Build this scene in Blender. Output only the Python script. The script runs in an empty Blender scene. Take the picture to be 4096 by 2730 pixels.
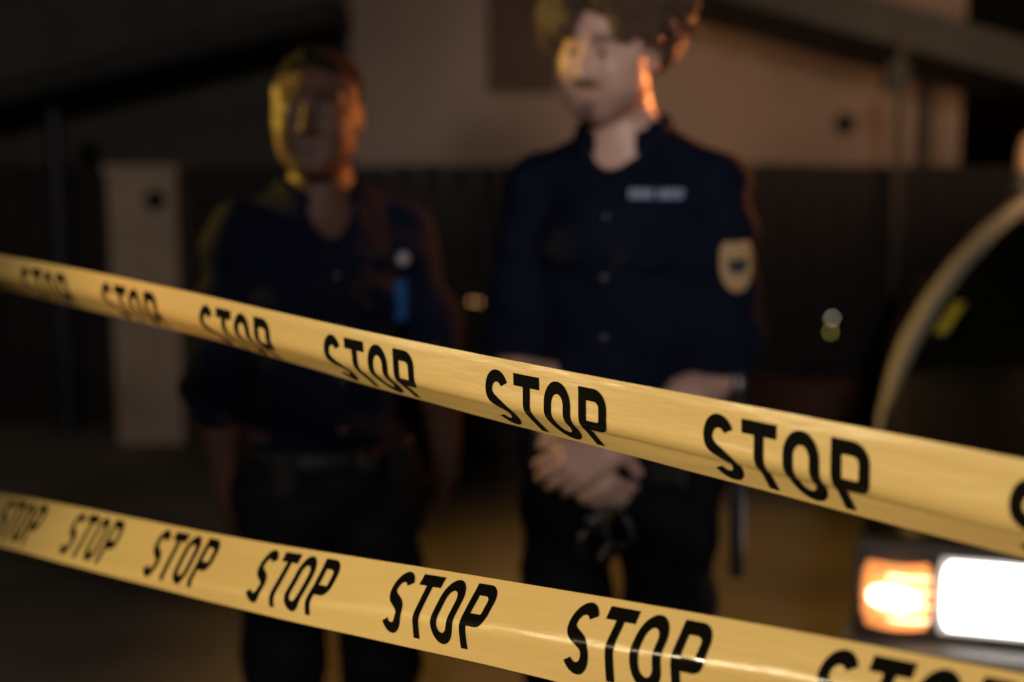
import bpy, bmesh, math, random
import numpy as np
from mathutils import Vector, Matrix
R = math.radians
random.seed(7)
rng = np.random.default_rng(7)
scene = bpy.context.scene
COL = scene.collection

# ------------------------------------------------------------------ camera
CAM_Z, TILT, FPX = 1.6, R(9.0), 1422.2          # 50 mm lens, 1024 px wide frame
cam_d = bpy.data.cameras.new('camera'); cam = bpy.data.objects.new('camera', cam_d); COL.objects.link(cam)
cam.location = (0, 0, CAM_Z); cam.rotation_euler = (R(90) - TILT, 0, 0)
cam_d.lens = 50; cam_d.sensor_width = 36; cam_d.clip_start = .05; cam_d.clip_end = 500
cam_d.dof.use_dof = True; cam_d.dof.focus_distance = 1.18; cam_d.dof.aperture_fstop = 2.6
scene.camera = cam
CT, ST = math.cos(TILT), math.sin(TILT)
def ray(px, py):
    a, b = (px - 512) / FPX, (py - 341) / FPX
    return Vector((a, CT - b * ST, -ST - b * CT))
def P(px, py, d):                                # point on a pixel's ray at depth d along the optical axis
    return Vector((0, 0, CAM_Z)) + ray(px, py) * d
def G(px, py, Y):                                # point on a pixel's ray in the vertical plane y = Y
    r = ray(px, py); return Vector((0, 0, CAM_Z)) + r * (Y / r.y)

# ------------------------------------------------------------------ night sky and lamps
w = bpy.data.worlds.new('World'); scene.world = w; w.use_nodes = True
nt = w.node_tree; bg = nt.nodes['Background']
sky = nt.nodes.new('ShaderNodeTexSky'); sky.sky_type = 'NISHITA'; sky.sun_disc = False
sky.sun_elevation = R(2); sky.sun_rotation = R(160)
nt.links.new(sky.outputs['Color'], bg.inputs['Color']); bg.inputs['Strength'].default_value = .0012
vs = scene.view_settings; vs.view_transform = 'Standard'; vs.look = 'None'; vs.exposure = 0; vs.gamma = 1
scene.render.engine = 'CYCLES'
scene.cycles.use_denoising = True
scene.cycles.max_bounces = 6
scene.cycles.sample_clamp_indirect = 4
scene.cycles.caustics_reflective = False; scene.cycles.caustics_refractive = False

def lamp(name, kind, loc, color, power, radius=.1, target=None, angle=60, blend=.5):
    d = bpy.data.lights.new(name, kind); o = bpy.data.objects.new(name, d); COL.objects.link(o)
    o.location = loc; d.color = color; d.energy = power; d.shadow_soft_size = radius
    if target is not None:
        o.rotation_euler = (Vector(target) - Vector(loc)).to_track_quat('-Z', 'Y').to_euler()
    if kind == 'SPOT': d.spot_size = R(angle); d.spot_blend = blend
    return o
lamp('street_lamp_light', 'POINT', (-.3, -4.2, 3.4), (1, .87, .84), 540, .25)
lamp('added_face_spot', 'SPOT', (.45, -3.0, 2.2), (1, .86, .84), 330, .15, (.24, 2.6, 1.68), 15, .8)  # added fill spot that brightens the right officer's face
lamp('yellow_lamp_light', 'SPOT', (-2.6, 3.38, 1.95), (1, .62, .07), 330, .12, (-.1, 2.7, 1.68), 36, 1)
lamp('amber_flasher_light', 'SPOT', (1.72, 3.98, 1.80), (1, .27, .06), 290, .08, (-.2, 2.7, 1.66), 44, 1)
lamp('headlight_beam', 'SPOT', (.98, 2.60, .66), (1, .86, .72), 120, .06, (.40, .60, .95), 75, .7)
lamp('warm_wall_light', 'SPOT', (2.1, 3.5, 1.62), (1, .58, .33), 250, .6, (1.9, 8.5, 1.75), 50, .9)
lamp('tape_lamp_light', 'SPOT', (-3.3, .95, 1.68), (1, .83, .50), 340, .08, (.1, 1.25, 1.2), 36, .8)
lamp('porch_glow_light', 'SPOT', (-.6, 4.9, 3.3), (1, .55, .15), 200, .2, (.6, 4.2, 0), 64, 1)

# ------------------------------------------------------------------ helpers
def link(o, parent=None):
    COL.objects.link(o)
    if parent is not None: o.parent = parent
    return o
def tag(o, label=None, cat=None, group=None, kind=None):
    if label: o['label'] = label
    if cat: o['category'] = cat
    if group: o['group'] = group
    if kind: o['kind'] = kind
    return o
def thing(name, label, cat, loc=(0, 0, 0), rz=0, group=None):
    o = bpy.data.objects.new(name, None); link(o); o.location = loc; o.rotation_euler = (0, 0, rz)
    return tag(o, label, cat, group)
def mesh_obj(name, verts, faces, mat, parent=None, smooth=True):
    me = bpy.data.meshes.new(name)
    me.from_pydata([tuple(map(float, v)) for v in verts], [], [tuple(int(i) for i in f) for f in faces])
    if mat: me.materials.append(mat)
    if smooth: me.shade_smooth()
    me.update()
    return link(bpy.data.objects.new(name, me), parent)
class MB:
    def __init__(s): s.v, s.f = [], []
    def grid(s, rows, close=False):
        base = len(s.v); n = len(rows[0])
        for r in rows: s.v += [tuple(p) for p in r]
        for i in range(len(rows) - 1):
            for j in range(n - 1 + (1 if close else 0)):
                k = (j + 1) % n
                s.f.append((base + i*n + j, base + i*n + k, base + (i+1)*n + k, base + (i+1)*n + j))
        return s
    def fan(s, ring):
        base = len(s.v); s.v += [tuple(p) for p in ring]; s.f.append(tuple(range(base, base + len(ring)))); return s
    def box(s, lo, hi, M=None):
        b = len(s.v)
        for z in (lo[2], hi[2]):
            for x, y in ((lo[0], lo[1]), (hi[0], lo[1]), (hi[0], hi[1]), (lo[0], hi[1])):
                p = Vector((x, y, z)); s.v.append(tuple(M @ p if M else p))
        for q in ((3,2,1,0), (4,5,6,7), (0,1,5,4), (1,2,6,5), (2,3,7,6), (3,0,4,7)): s.f.append(tuple(b + i for i in q))
        return s
    def tube(s, pts, rad, n=12, cap=True):
        pts = [Vector(p) for p in pts]; rows = []
        up = Vector((0, 0, 1))
        for i, p in enumerate(pts):
            t = (pts[min(i+1, len(pts)-1)] - pts[max(i-1, 0)]).normalized()
            a = t.cross(up if abs(t.z) < .95 else Vector((1, 0, 0))).normalized(); b = t.cross(a)
            r = rad[i] if isinstance(rad, (list, tuple)) else rad
            rows.append([p + (a*math.cos(2*math.pi*j/n) + b*math.sin(2*math.pi*j/n))*r for j in range(n)])
        s.grid(rows, True)
        if cap: s.fan(rows[0]); s.fan(rows[-1][::-1])
        return s
    def lathe(s, prof, c, axis, n=24):
        axis = Vector(axis).normalized(); a = axis.orthogonal().normalized(); b = axis.cross(a); c = Vector(c)
        rows = [[c + axis*h + (a*math.cos(2*math.pi*j/n) + b*math.sin(2*math.pi*j/n))*r for j in range(n)] for r, h in prof]
        return s.grid(rows, True)
    def build(s, name, mat, parent=None, smooth=False, bevel=0):
        o = mesh_obj(name, s.v, s.f, mat, parent, smooth)
        bm = bmesh.new(); bm.from_mesh(o.data); bmesh.ops.recalc_face_normals(bm, faces=bm.faces); bm.to_mesh(o.data); bm.free()
        if bevel:
            m = o.modifiers.new('bevel', 'BEVEL'); m.width = bevel; m.segments = 2; m.limit_method = 'ANGLE'
        return o

# ------------------------------------------------------------------ materials
def mat(name, color, rough=.6, metal=0, spec=.5, noise=0, nscale=20, bump=0, bscale=60, emit=None, es=0, coat=0):
    m = bpy.data.materials.new(name); m.use_nodes = True; n = m.node_tree; p = n.nodes['Principled BSDF']
    p.inputs['Base Color'].default_value = (*color, 1); p.inputs['Roughness'].default_value = rough
    p.inputs['Metallic'].default_value = metal; p.inputs['Specular IOR Level'].default_value = spec
    p.inputs['Coat Weight'].default_value = coat
    tc = n.nodes.new('ShaderNodeTexCoord')
    if noise:
        t = n.nodes.new('ShaderNodeTexNoise'); t.inputs['Scale'].default_value = nscale; t.inputs['Detail'].default_value = 6
        n.links.new(tc.outputs['Object'], t.inputs['Vector'])
        r = n.nodes.new('ShaderNodeMapRange'); r.inputs[1].default_value = .25; r.inputs[2].default_value = .75
        r.inputs[3].default_value = 1 - noise; r.inputs[4].default_value = 1 + noise
        n.links.new(t.outputs['Fac'], r.inputs[0])
        v = n.nodes.new('ShaderNodeVectorMath'); v.operation = 'SCALE'; v.inputs[0].default_value = color
        n.links.new(r.outputs[0], v.inputs['Scale']); n.links.new(v.outputs[0], p.inputs['Base Color'])
    if bump:
        t = n.nodes.new('ShaderNodeTexNoise'); t.inputs['Scale'].default_value = bscale; t.inputs['Detail'].default_value = 8
        n.links.new(tc.outputs['Object'], t.inputs['Vector'])
        b = n.nodes.new('ShaderNodeBump'); b.inputs['Strength'].default_value = bump; b.inputs['Distance'].default_value = .02
        n.links.new(t.outputs['Fac'], b.inputs['Height']); n.links.new(b.outputs['Normal'], p.inputs['Normal'])
    if emit:
        p.inputs['Emission Color'].default_value = (*emit, 1); p.inputs['Emission Strength'].default_value = es
    return m
def skin_mat(name, rough):
    m = mat(name, (.5, .5, .5), rough, spec=.32, bump=.08, bscale=220); n = m.node_tree; p = n.nodes['Principled BSDF']
    a = n.nodes.new('ShaderNodeAttribute'); a.attribute_name = 'tone'
    n.links.new(a.outputs['Color'], p.inputs['Base Color'])
    p.inputs['Subsurface Weight'].default_value = .12; p.inputs['Subsurface Radius'].default_value = (.012, .005, .003)
    return m
M_navy = mat('navy_cloth', (.0031, .0054, .0142), .85, spec=.08, noise=.25, nscale=9, bump=.25, bscale=300)
M_black = mat('black_cloth', (.005, .005, .007), .8, spec=.12, noise=.25, nscale=9, bump=.25, bscale=300)
M_leather = mat('black_leather', (.006, .006, .006), .55, spec=.25, bump=.2, bscale=90)
M_steel = mat('steel', (.55, .56, .58), .25, 1)
M_darksteel = mat('dark_steel', (.09, .095, .10), .3, 1)
M_silver = mat('silver_badge', (.45, .46, .5), .35, .7)
M_gold = mat('gold_thread', (.32, .215, .095), .6, noise=.2, nscale=180, bump=.3, bscale=600)
M_thread = mat('pale_thread', (.27, .34, .48), .7, bump=.3, bscale=600)
M_navyemb = mat('navy_emblem', (.006, .012, .018), .7)
M_blue = mat('blue_plastic', (.002, .055, .19), .3)
M_eye = mat('eye_white', (.20, .18, .16), .35, spec=.3)
M_iris = mat('iris', (.03, .018, .01), .15)
M_wall = mat('pale_stucco', (.40, .29, .205), .9, noise=.16, nscale=1.6, bump=.5, bscale=70)
M_shaded_wall = mat('shaded_wall', (.066, .060, .044), .8, noise=.3, nscale=2, bump=.3, bscale=30)  # shade over the left stretch of wall, put into its colour
M_fence = mat('dark_fence', (.011, .0065, .004), .8, noise=.4, nscale=6, bump=.4, bscale=50)
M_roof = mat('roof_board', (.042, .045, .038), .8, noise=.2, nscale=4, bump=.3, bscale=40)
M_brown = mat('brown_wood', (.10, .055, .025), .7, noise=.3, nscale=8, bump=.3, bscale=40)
M_dimroof = mat('shaded_roof_board', (.022, .022, .018), .8, noise=.2, nscale=4, bump=.3, bscale=40)  # same roof board, darkened to carry the shade on the left slab
M_post = mat('weathered_post', (.07, .054, .032), .7, noise=.2, nscale=9)
M_pillar = mat('pillar_render', (.44, .325, .22), .9, noise=.14, nscale=4, bump=.4, bscale=60)
M_ground = mat('paving', (.17, .135, .085), .9, noise=.65, nscale=1.0, bump=.6, bscale=60)
M_brick = mat('brick_edge', (.085, .034, .015), .85, noise=.35, nscale=14, bump=.5, bscale=40)
M_carpaint = mat('black_paint', (.006, .006, .006), .35, spec=.3)
M_chrome = mat('chrome_trim', (.78, .75, .66), .24, 1)
M_lampcase = mat('lamp_case', (.05, .046, .042), .5)
M_trim = mat('trim_highlight', (.46, .41, .27), .25, coat=1)  # cream colour stands in for highlights along pillar and fender edge
M_rubber = mat('rubber', (.012, .012, .012), .8)
M_glass = mat('dark_glass', (.004, .005, .005), .06, spec=.5)
M_grey = mat('grey_trim', (.16, .15, .14), .4)

def tape_mat():
    m = bpy.data.materials.new('yellow_film'); m.use_nodes = True; n = m.node_tree; L = n.links
    p = n.nodes['Principled BSDF']; out = n.nodes['Material Output']
    p.inputs['Base Color'].default_value = (.70, .495, .165, 1); p.inputs['Roughness'].default_value = .32
    p.inputs['Specular IOR Level'].default_value = .55
    tc = n.nodes.new('ShaderNodeTexCoord'); uv = n.nodes.new('ShaderNodeUVMap'); uv.uv_map = 'UVMap'
    mp = n.nodes.new('ShaderNodeMapping'); mp.inputs['Scale'].default_value = (1.8, 3.5, 1); mp.inputs['Rotation'].default_value = (0, 0, .35)
    L.new(uv.outputs['UV'], mp.inputs['Vector'])
    t = n.nodes.new('ShaderNodeTexNoise'); t.inputs['Scale'].default_value = 1.5; t.inputs['Detail'].default_value = 4
    L.new(mp.outputs['Vector'], t.inputs['Vector'])
    b = n.nodes.new('ShaderNodeBump'); b.inputs['Strength'].default_value = .15; b.inputs['Distance'].default_value = .012
    L.new(t.outputs['Fac'], b.inputs['Height']); L.new(b.outputs['Normal'], p.inputs['Normal'])
    tr = n.nodes.new('ShaderNodeBsdfTranslucent'); tr.inputs['Color'].default_value = (.84, .56, .20, 1)
    mx = n.nodes.new('ShaderNodeMixShader'); mx.inputs['Fac'].default_value = .28
    L.new(p.outputs[0], mx.inputs[1]); L.new(tr.outputs[0], mx.inputs[2]); L.new(mx.outputs[0], out.inputs['Surface'])
    return m
M_tape = tape_mat()
M_print = mat('black_print', (.005, .0045, .003), .14, spec=.28)

# ------------------------------------------------------------------ barricade tapes
W = .0756; K = .18
def make_tape(label, x_inf, kk, a, kscale, line, prof, seed, n0, n1, words, mt, mh):
    kd = K * kscale
    def edge(n):
        x = (x_inf + kk / (a - n)) / 2.2978
        return x, kd * (a - n)
    (nA, yA), (nB, yB) = line
    xa, da = edge(nA); xb, db = edge(nB)
    A, B = P(xa, yA / 2.2978, da), P(xb, yB / 2.2978, db)
    axis = (B - A) / (nB - nA); ah = Vector((axis.x, axis.y, 0)).normalized()
    back = Vector((ah.y, -ah.x, 0)); back = back if back.y > 0 else -back
    rs = np.random.RandomState(seed); ph = rs.rand(8) * 6.28
    cache = {}
    NS = 40
    def section(n):                              # profile (back, down) sampled over the width, top to bottom
        key = round(n, 4)
        if key in cache: return cache[key]
        p = [(0., 0.)]; x = z = 0.
        for i in range(NS):
            th = prof(n, (i + .5) / NS); x += math.sin(th) * W / NS; z += math.cos(th) * W / NS; p.append((x, z))
        cache[key] = p; return p
    def S(n, t, off=0):
        s = section(n); f = min(max(t, 0), 1) * NS; i = min(int(f), NS - 1); u = f - i
        x = s[i][0] * (1-u) + s[i+1][0] * u; z = s[i][1] * (1-u) + s[i+1][1] * u
        th = prof(n, min(max(t, 0.01), .99))
        wv = (.0009 * math.sin(1.3*n + ph[0] + 3*t) + .0005 * math.sin(3.1*n + ph[1] - 5*t) + .0002 * math.sin(7.7*n + 7*t + ph[2]))
        nz = -math.cos(th) * back - math.sin(th) * Vector((0, 0, 1)) * 1
        base = A + axis * (n - nA) + back * x - Vector((0, 0, z))
        nrm = Vector((-back.x*math.cos(th), -back.y*math.cos(th), -math.sin(th)))
        return base + nrm * (off + wv) + Vector((0, 0, -.002 * math.sin(1.3*n + ph[3])))
    root = thing('barricade_tape', label, 'barricade tape', A)
    root['group'] = 'yellow stop tapes'
    inv = -Vector(A)
    N = int((n1 - n0) * 36); T = 40
    rows = [[S(n0 + (n1 - n0) * i / N, j / T) + inv for j in range(T + 1)] for i in range(N + 1)]
    mb = MB().grid(rows); o = mesh_obj('tape_band', mb.v, mb.f, M_tape, root)
    uvl = o.data.uv_layers.new(name='UVMap')
    idx = np.empty(len(o.data.loops), int); o.data.loops.foreach_get('vertex_index', idx)
    uv = np.empty((len(idx), 2)); uv[:, 0] = (idx // (T+1)) / 36. + seed * 7; uv[:, 1] = (idx % (T+1)) / T
    uvl.data.foreach_set('uv', uv.ravel())
    per = axis.length                             # metres per repeat
    sx, sy = .118, .14                           # stroke: upright, level (in W)
    def word(nw):
        mb = MB()
        def strip(pts, wid, m=5, closed=False):   # pts in W units: x right, y down from letter top
            pts = [np.array(p, float) for p in pts]; rows = []
            c = len(pts)
            for i in range(c):
                if closed: d = pts[(i+1) % c] - pts[i-1]
                else: d = pts[min(i+1, c-1)] - pts[max(i-1, 0)]
                d = d / (np.linalg.norm(d) + 1e-9); q = np.array([-d[1], d[0]])
                wd = (wid if not callable(wid) else wid(d)) / 2
                rows.append([pts[i] + q * wd * (2*k/m - 1) for k in range(m + 1)])
            if closed: rows.append(rows[0])
            mb.grid([[S(nw + p[0]*W/per, mt + p[1], .0004) + inv for p in r] for r in rows])
        H = mh
        wd = lambda d: math.hypot(sx * d[1], sy * d[0])
        def seg(a, b, n=22): return [np.array(a)*(1-i/n) + np.array(b)*i/n for i in range(n + 1)]
        def arc(cx, cy, rx, ry, a0, a1, n=20): return [(cx + rx*math.cos(R(a0+(a1-a0)*i/n)), cy + ry*math.sin(R(a0+(a1-a0)*i/n))) for i in range(n+1)]
        def bez(p0, p1, p2, p3, n=20):
            q = [np.array(p) for p in (p0, p1, p2, p3)]
            return [q[0]*(1-t)**3 + 3*q[1]*t*(1-t)**2 + 3*q[2]*t*t*(1-t) + q[3]*t**3 for t in [i/n for i in range(n+1)]]
        hx, hy = sx/2, sy/2
        # S
        l, r = hx, .39 - hx; cx = (l + r)/2; rx = (r - l)/2
        top = arc(cx, hy + .165, rx, .165, -28, -180, 26)
        mid = bez((l, hy + .165), (l, hy + .165 + .17), (r, H - hy - .175 - .18), (r, H - hy - .175), 30)
        bot = arc(cx, H - hy - .175, rx, .175, 0, 152, 26)
        strip(top + mid[1:] + bot[1:], wd)
        # T
        x0 = .475; strip(seg((x0, hy), (x0 + .42, hy)), sy)
        strip(seg((x0 + .21, sy), (x0 + .21, H)), sx)
        # O
        x0 = .965; l, r = x0 + hx, x0 + .415 - hx; cx = (l + r)/2; rx = (r - l)/2; ry = .19
        ring = arc(cx, hy + ry, rx, ry, 180, 360, 24) + seg((r, hy + ry), (r, H - hy - ry))[1:] + arc(cx, H - hy - ry, rx, ry, 0, 180, 24)[1:] + seg((l, H - hy - ry), (l, hy + ry))[1:-1]
        strip(ring, wd, closed=True)
        # P
        x0 = 1.50; strip(seg((x0 + hx, 0), (x0 + hx, H)), sx)
        r = x0 + .415 - hx; yb = .50
        loop = seg((x0 + sx, hy), (r - .13, hy), 10) + arc(r - .13, hy + .13, .13, .13, -90, 0, 14)[1:] + seg((r, hy + .13), (r, yb - hy - .09), 10)[1:] + arc(r - .09, yb - hy - .09, .09, .09, 0, 90, 14)[1:] + seg((r - .09, yb - hy), (x0 + sx, yb - hy), 10)[1:]
        strip(loop, wd)
        mb.build('printed_word', M_print, root, smooth=True)
    for nw in words: word(nw)
    return root
def sstep(x, a, b):
    x = min(max((x - a) / (b - a), 0), 1); return x*x*(3 - 2*x)
def prof_upper(n, t):
    b = .42 + .11*sstep(n, 1.5, 4.2); th = R(52 - 6*sstep(n, 2, 4) - 10*sstep(n, 4, 6)); sw = .17 - .08*sstep(n, 1.5, 4)
    return R(1) + th * sstep(t, b - sw, b + sw) - R(7) * (1 - sstep(t, .03, .14)) + R(24) * math.exp(-((t - b - .13)/.022)**2) * sstep(n, 4.2, 4.8)
def prof_lower(m, t):
    b = min(max(.95 - .11*m, .30), .95); th = R(-35)
    return th * (1 - sstep(t, b - .09, b + .09)) + R(5) * sstep(t, b, b + .1)
make_tape('upper yellow tape printed STOP in black, its lower edge folded under', -1768, 19526, 10.77, 1.0, ((0, 594), (6, 1058)),
          prof_upper, 3, -9.2, 8.0, range(-9, 8), .135, .80)
make_tape('lower yellow tape printed STOP in black, slanted with a bright crease', -1549, 17455, 10.04, 1.022, ((0, 1169), (5, 1469)),
          prof_lower, 5, -9.2, 7.0, range(-9, 7), .08, .78)

# ------------------------------------------------------------------ implicit modelling (surface nets)
class Field:
    def __init__(s, lo, hi, h):
        s.o = np.array(lo, float); s.h = h
        s.n = np.ceil((np.array(hi) - s.o) / h).astype(int) + 1
        s.F = np.full(s.n, .2, np.float32)
    def block(s, lo, hi):
        a = np.clip(np.floor((np.array(lo) - s.o) / s.h).astype(int), 0, s.n); b = np.clip(np.ceil((np.array(hi) - s.o) / s.h).astype(int) + 1, 0, s.n)
        sl = tuple(slice(i, j) for i, j in zip(a, b))
        ax = [(s.o[i] + s.h*np.arange(a[i], b[i])).astype(np.float32) for i in range(3)]
        return sl, np.meshgrid(*ax, indexing='ij', sparse=True)
    def comb(s, sl, d, k, op):
        f = s.F[sl]
        if op == 'u':
            hh = np.maximum(k - np.abs(f - d), 0) / k; s.F[sl] = np.minimum(f, d) - hh*hh*k*.25
        else:
            hh = np.maximum(k - np.abs(f + d), 0) / k; s.F[sl] = np.maximum(f, -d) + hh*hh*k*.25
    def cap(s, a, b, r1, r2=None, k=.02, op='u'):
        r2 = r1 if r2 is None else r2; a = np.array(a, float); b = np.array(b, float); m = max(r1, r2) + k + .03
        sl, (x, y, z) = s.block(np.minimum(a, b) - m, np.maximum(a, b) + m)
        d = b - a; L = float(d @ d) + 1e-12
        t = np.clip(((x - a[0])*d[0] + (y - a[1])*d[1] + (z - a[2])*d[2]) / L, 0, 1)
        q = np.sqrt((x - a[0] - t*d[0])**2 + (y - a[1] - t*d[1])**2 + (z - a[2] - t*d[2])**2) - (r1 + (r2 - r1)*t)
        s.comb(sl, q, k, op)
    def ell(s, c, r, Rm=None, k=.02, op='u'):
        c = np.array(c, float); r = np.array(r, float); m = max(r) + k + .03
        sl, (x, y, z) = s.block(c - m, c + m)
        x, y, z = x - c[0], y - c[1], z - c[2]
        if Rm is not None:
            q = np.array(Rm).T; x, y, z = q[0,0]*x + q[0,1]*y + q[0,2]*z, q[1,0]*x + q[1,1]*y + q[1,2]*z, q[2,0]*x + q[2,1]*y + q[2,2]*z
        k0 = np.sqrt((x/r[0])**2 + (y/r[1])**2 + (z/r[2])**2); k1 = np.sqrt((x/r[0]**2)**2 + (y/r[1]**2)**2 + (z/r[2]**2)**2) + 1e-9
        s.comb(sl, (k0*(k0 - 1)/k1).astype(np.float32), k, op)
    def half(s, p, nrm, k=.004):                  # cut away the side nrm points to
        nrm = np.array(nrm, float) / np.linalg.norm(nrm)
        sl, (x, y, z) = s.block(s.o, s.o + s.h*s.n)
        d = (x - p[0])*nrm[0] + (y - p[1])*nrm[1] + (z - p[2])*nrm[2]
        s.F = np.maximum(s.F, d.astype(np.float32))
    def cyl_cut(s, a, dr, L, rad):
        a = np.array(a, float); dr = np.array(dr, float); b = a + dr*L
        sl, (x, y, z) = s.block(np.minimum(a, b) - rad - .02, np.maximum(a, b) + rad + .02)
        t = (x - a[0])*dr[0] + (y - a[1])*dr[1] + (z - a[2])*dr[2]
        q = np.sqrt(np.maximum((x - a[0])**2 + (y - a[1])**2 + (z - a[2])**2 - t*t, 0)) - rad
        s.F[sl] = np.maximum(s.F[sl], -np.maximum(q, np.maximum(-t, t - L)))
    def noise(s, amp, comps):
        sl, (x, y, z) = s.block(s.o, s.o + s.h*s.n)
        for (fx, fy, fz, ph, a) in comps: s.F = s.F + (amp*a*np.sin(fx*x + fy*y + fz*z + ph + 1.5*np.sin(7*z + 9*x + ph))).astype(np.float32)
    def mesh(s):
        F = s.F; F[0] = F[-1] = .2; F[:, 0] = F[:, -1] = .2; F[:, :, 0] = F[:, :, -1] = .2
        S = F < 0; n = np.array(F.shape) - 1
        c = np.zeros(n, np.int8)
        offs = [(i, j, k) for i in (0,1) for j in (0,1) for k in (0,1)]
        for o in offs: c += S[o[0]:o[0]+n[0], o[1]:o[1]+n[1], o[2]:o[2]+n[2]]
        mask = (c > 0) & (c < 8); idx = np.argwhere(mask)
        acc = np.zeros((len(idx), 3)); cnt = np.zeros(len(idx))
        for a in offs:
            for ax in range(3):
                if a[ax]: continue
                b = list(a); b[ax] = 1
                ia, ib = idx + a, idx + b
                f0, f1 = F[ia[:,0], ia[:,1], ia[:,2]], F[ib[:,0], ib[:,1], ib[:,2]]
                m = (f0 < 0) != (f1 < 0); t = f0[m] / (f0[m] - f1[m])
                p = np.tile(np.array(a, float), (m.sum(), 1)); p[:, ax] += t; acc[m] += p; cnt[m] += 1
        V = (idx + acc / cnt[:, None]) * s.h + s.o
        vid = np.full(n, -1); vid[mask] = np.arange(len(idx)); Q = []
        for ax in range(3):
            u, v = (ax + 1) % 3, (ax + 2) % 3
            s0 = [slice(None)]*3; s1 = [slice(None)]*3; s0[ax] = slice(0, -1); s1[ax] = slice(1, None)
            A, B = S[tuple(s0)], S[tuple(s1)]; e = np.argwhere(A != B); ins = A[e[:,0], e[:,1], e[:,2]]
            def cell(du, dv):
                q = e.copy(); q[:, u] += du; q[:, v] += dv; return vid[q[:,0], q[:,1], q[:,2]]
            q = np.stack([cell(-1,-1), cell(0,-1), cell(0,0), cell(-1,0)], 1)
            q[~ins] = q[~ins][:, ::-1]; Q.append(q)
        return V, np.concatenate(Q)
def np_obj(name, V, Q, mt, parent):
    me = bpy.data.meshes.new(name); me.vertices.add(len(V)); me.vertices.foreach_set('co', V.astype(np.float32).ravel())
    me.loops.add(Q.size); me.loops.foreach_set('vertex_index', Q.astype(np.int32).ravel())
    me.polygons.add(len(Q)); me.polygons.foreach_set('loop_start', np.arange(0, Q.size, 4, dtype=np.int32))
    me.update(calc_edges=True); me.validate(); me.materials.append(mt); me.shade_smooth()
    return link(bpy.data.objects.new(name, me), parent)

def rot(yaw, pitch, roll=0):
    return np.array((Matrix.Rotation(yaw, 3, 'Z') @ Matrix.Rotation(pitch, 3, 'X') @ Matrix.Rotation(roll, 3, 'Y')))

def finger_chain(F, p, d, side, nrm, lens, r0, curls, k=.004):
    p = Vector(p); d = Vector(d).normalized(); ax = Vector(side).normalized()
    for i, (L, c) in enumerate(zip(lens, curls)):
        d = Matrix.Rotation(c, 3, ax) @ d; q = p + d*L
        F.cap(p, q, r0*(1 - .10*i), r0*(1 - .10*(i+1)), k=k); p = q
def hand(F, wrist, d, back, curl, thumb, s=1.0):
    """d: towards the knuckles, back: out of the back of the hand, thumb: +1/-1 side of the thumb along back x d"""
    wrist = Vector(wrist); d = Vector(d).normalized(); back = Vector(back); back = (back - d*back.dot(d)).normalized(); side = back.cross(d) * thumb
    ax = d.cross(-back)                           # curling turns d towards the palm
    for i, (o, L, fl) in enumerate(((.030, .088, .082), (.010, .092, .090), (-.010, .088, .084), (-.029, .080, .066))):
        kn = wrist + d*L*s + side*o*s + back*(.004 if i in (1, 2) else 0)
        F.cap(wrist + side*o*.55*s, kn, .0145*s, .0115*s, k=.012)
        finger_chain(F, kn, d + side*o*1.2, ax, back, (fl*.48*s, fl*.30*s, fl*.24*s), .0092*s, [c*(1 + .06*i) for c in curl])
    p0 = wrist + d*.025*s + side*.028*s; p1 = p0 + (d*.6 + side*.65 - back*.25).normalized()*.044*s
    p2 = p1 + (d*.9 + side*.15 - back*.4).normalized()*.034*s; p3 = p2 + (d*.9 - side*.2 - back*.45).normalized()*.027*s
    F.cap(p0, p1, .015*s, .0125*s, k=.012); F.cap(p1, p2, .0115*s, .0105*s, k=.005); F.cap(p2, p3, .0105*s, .009*s, k=.004)

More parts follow.
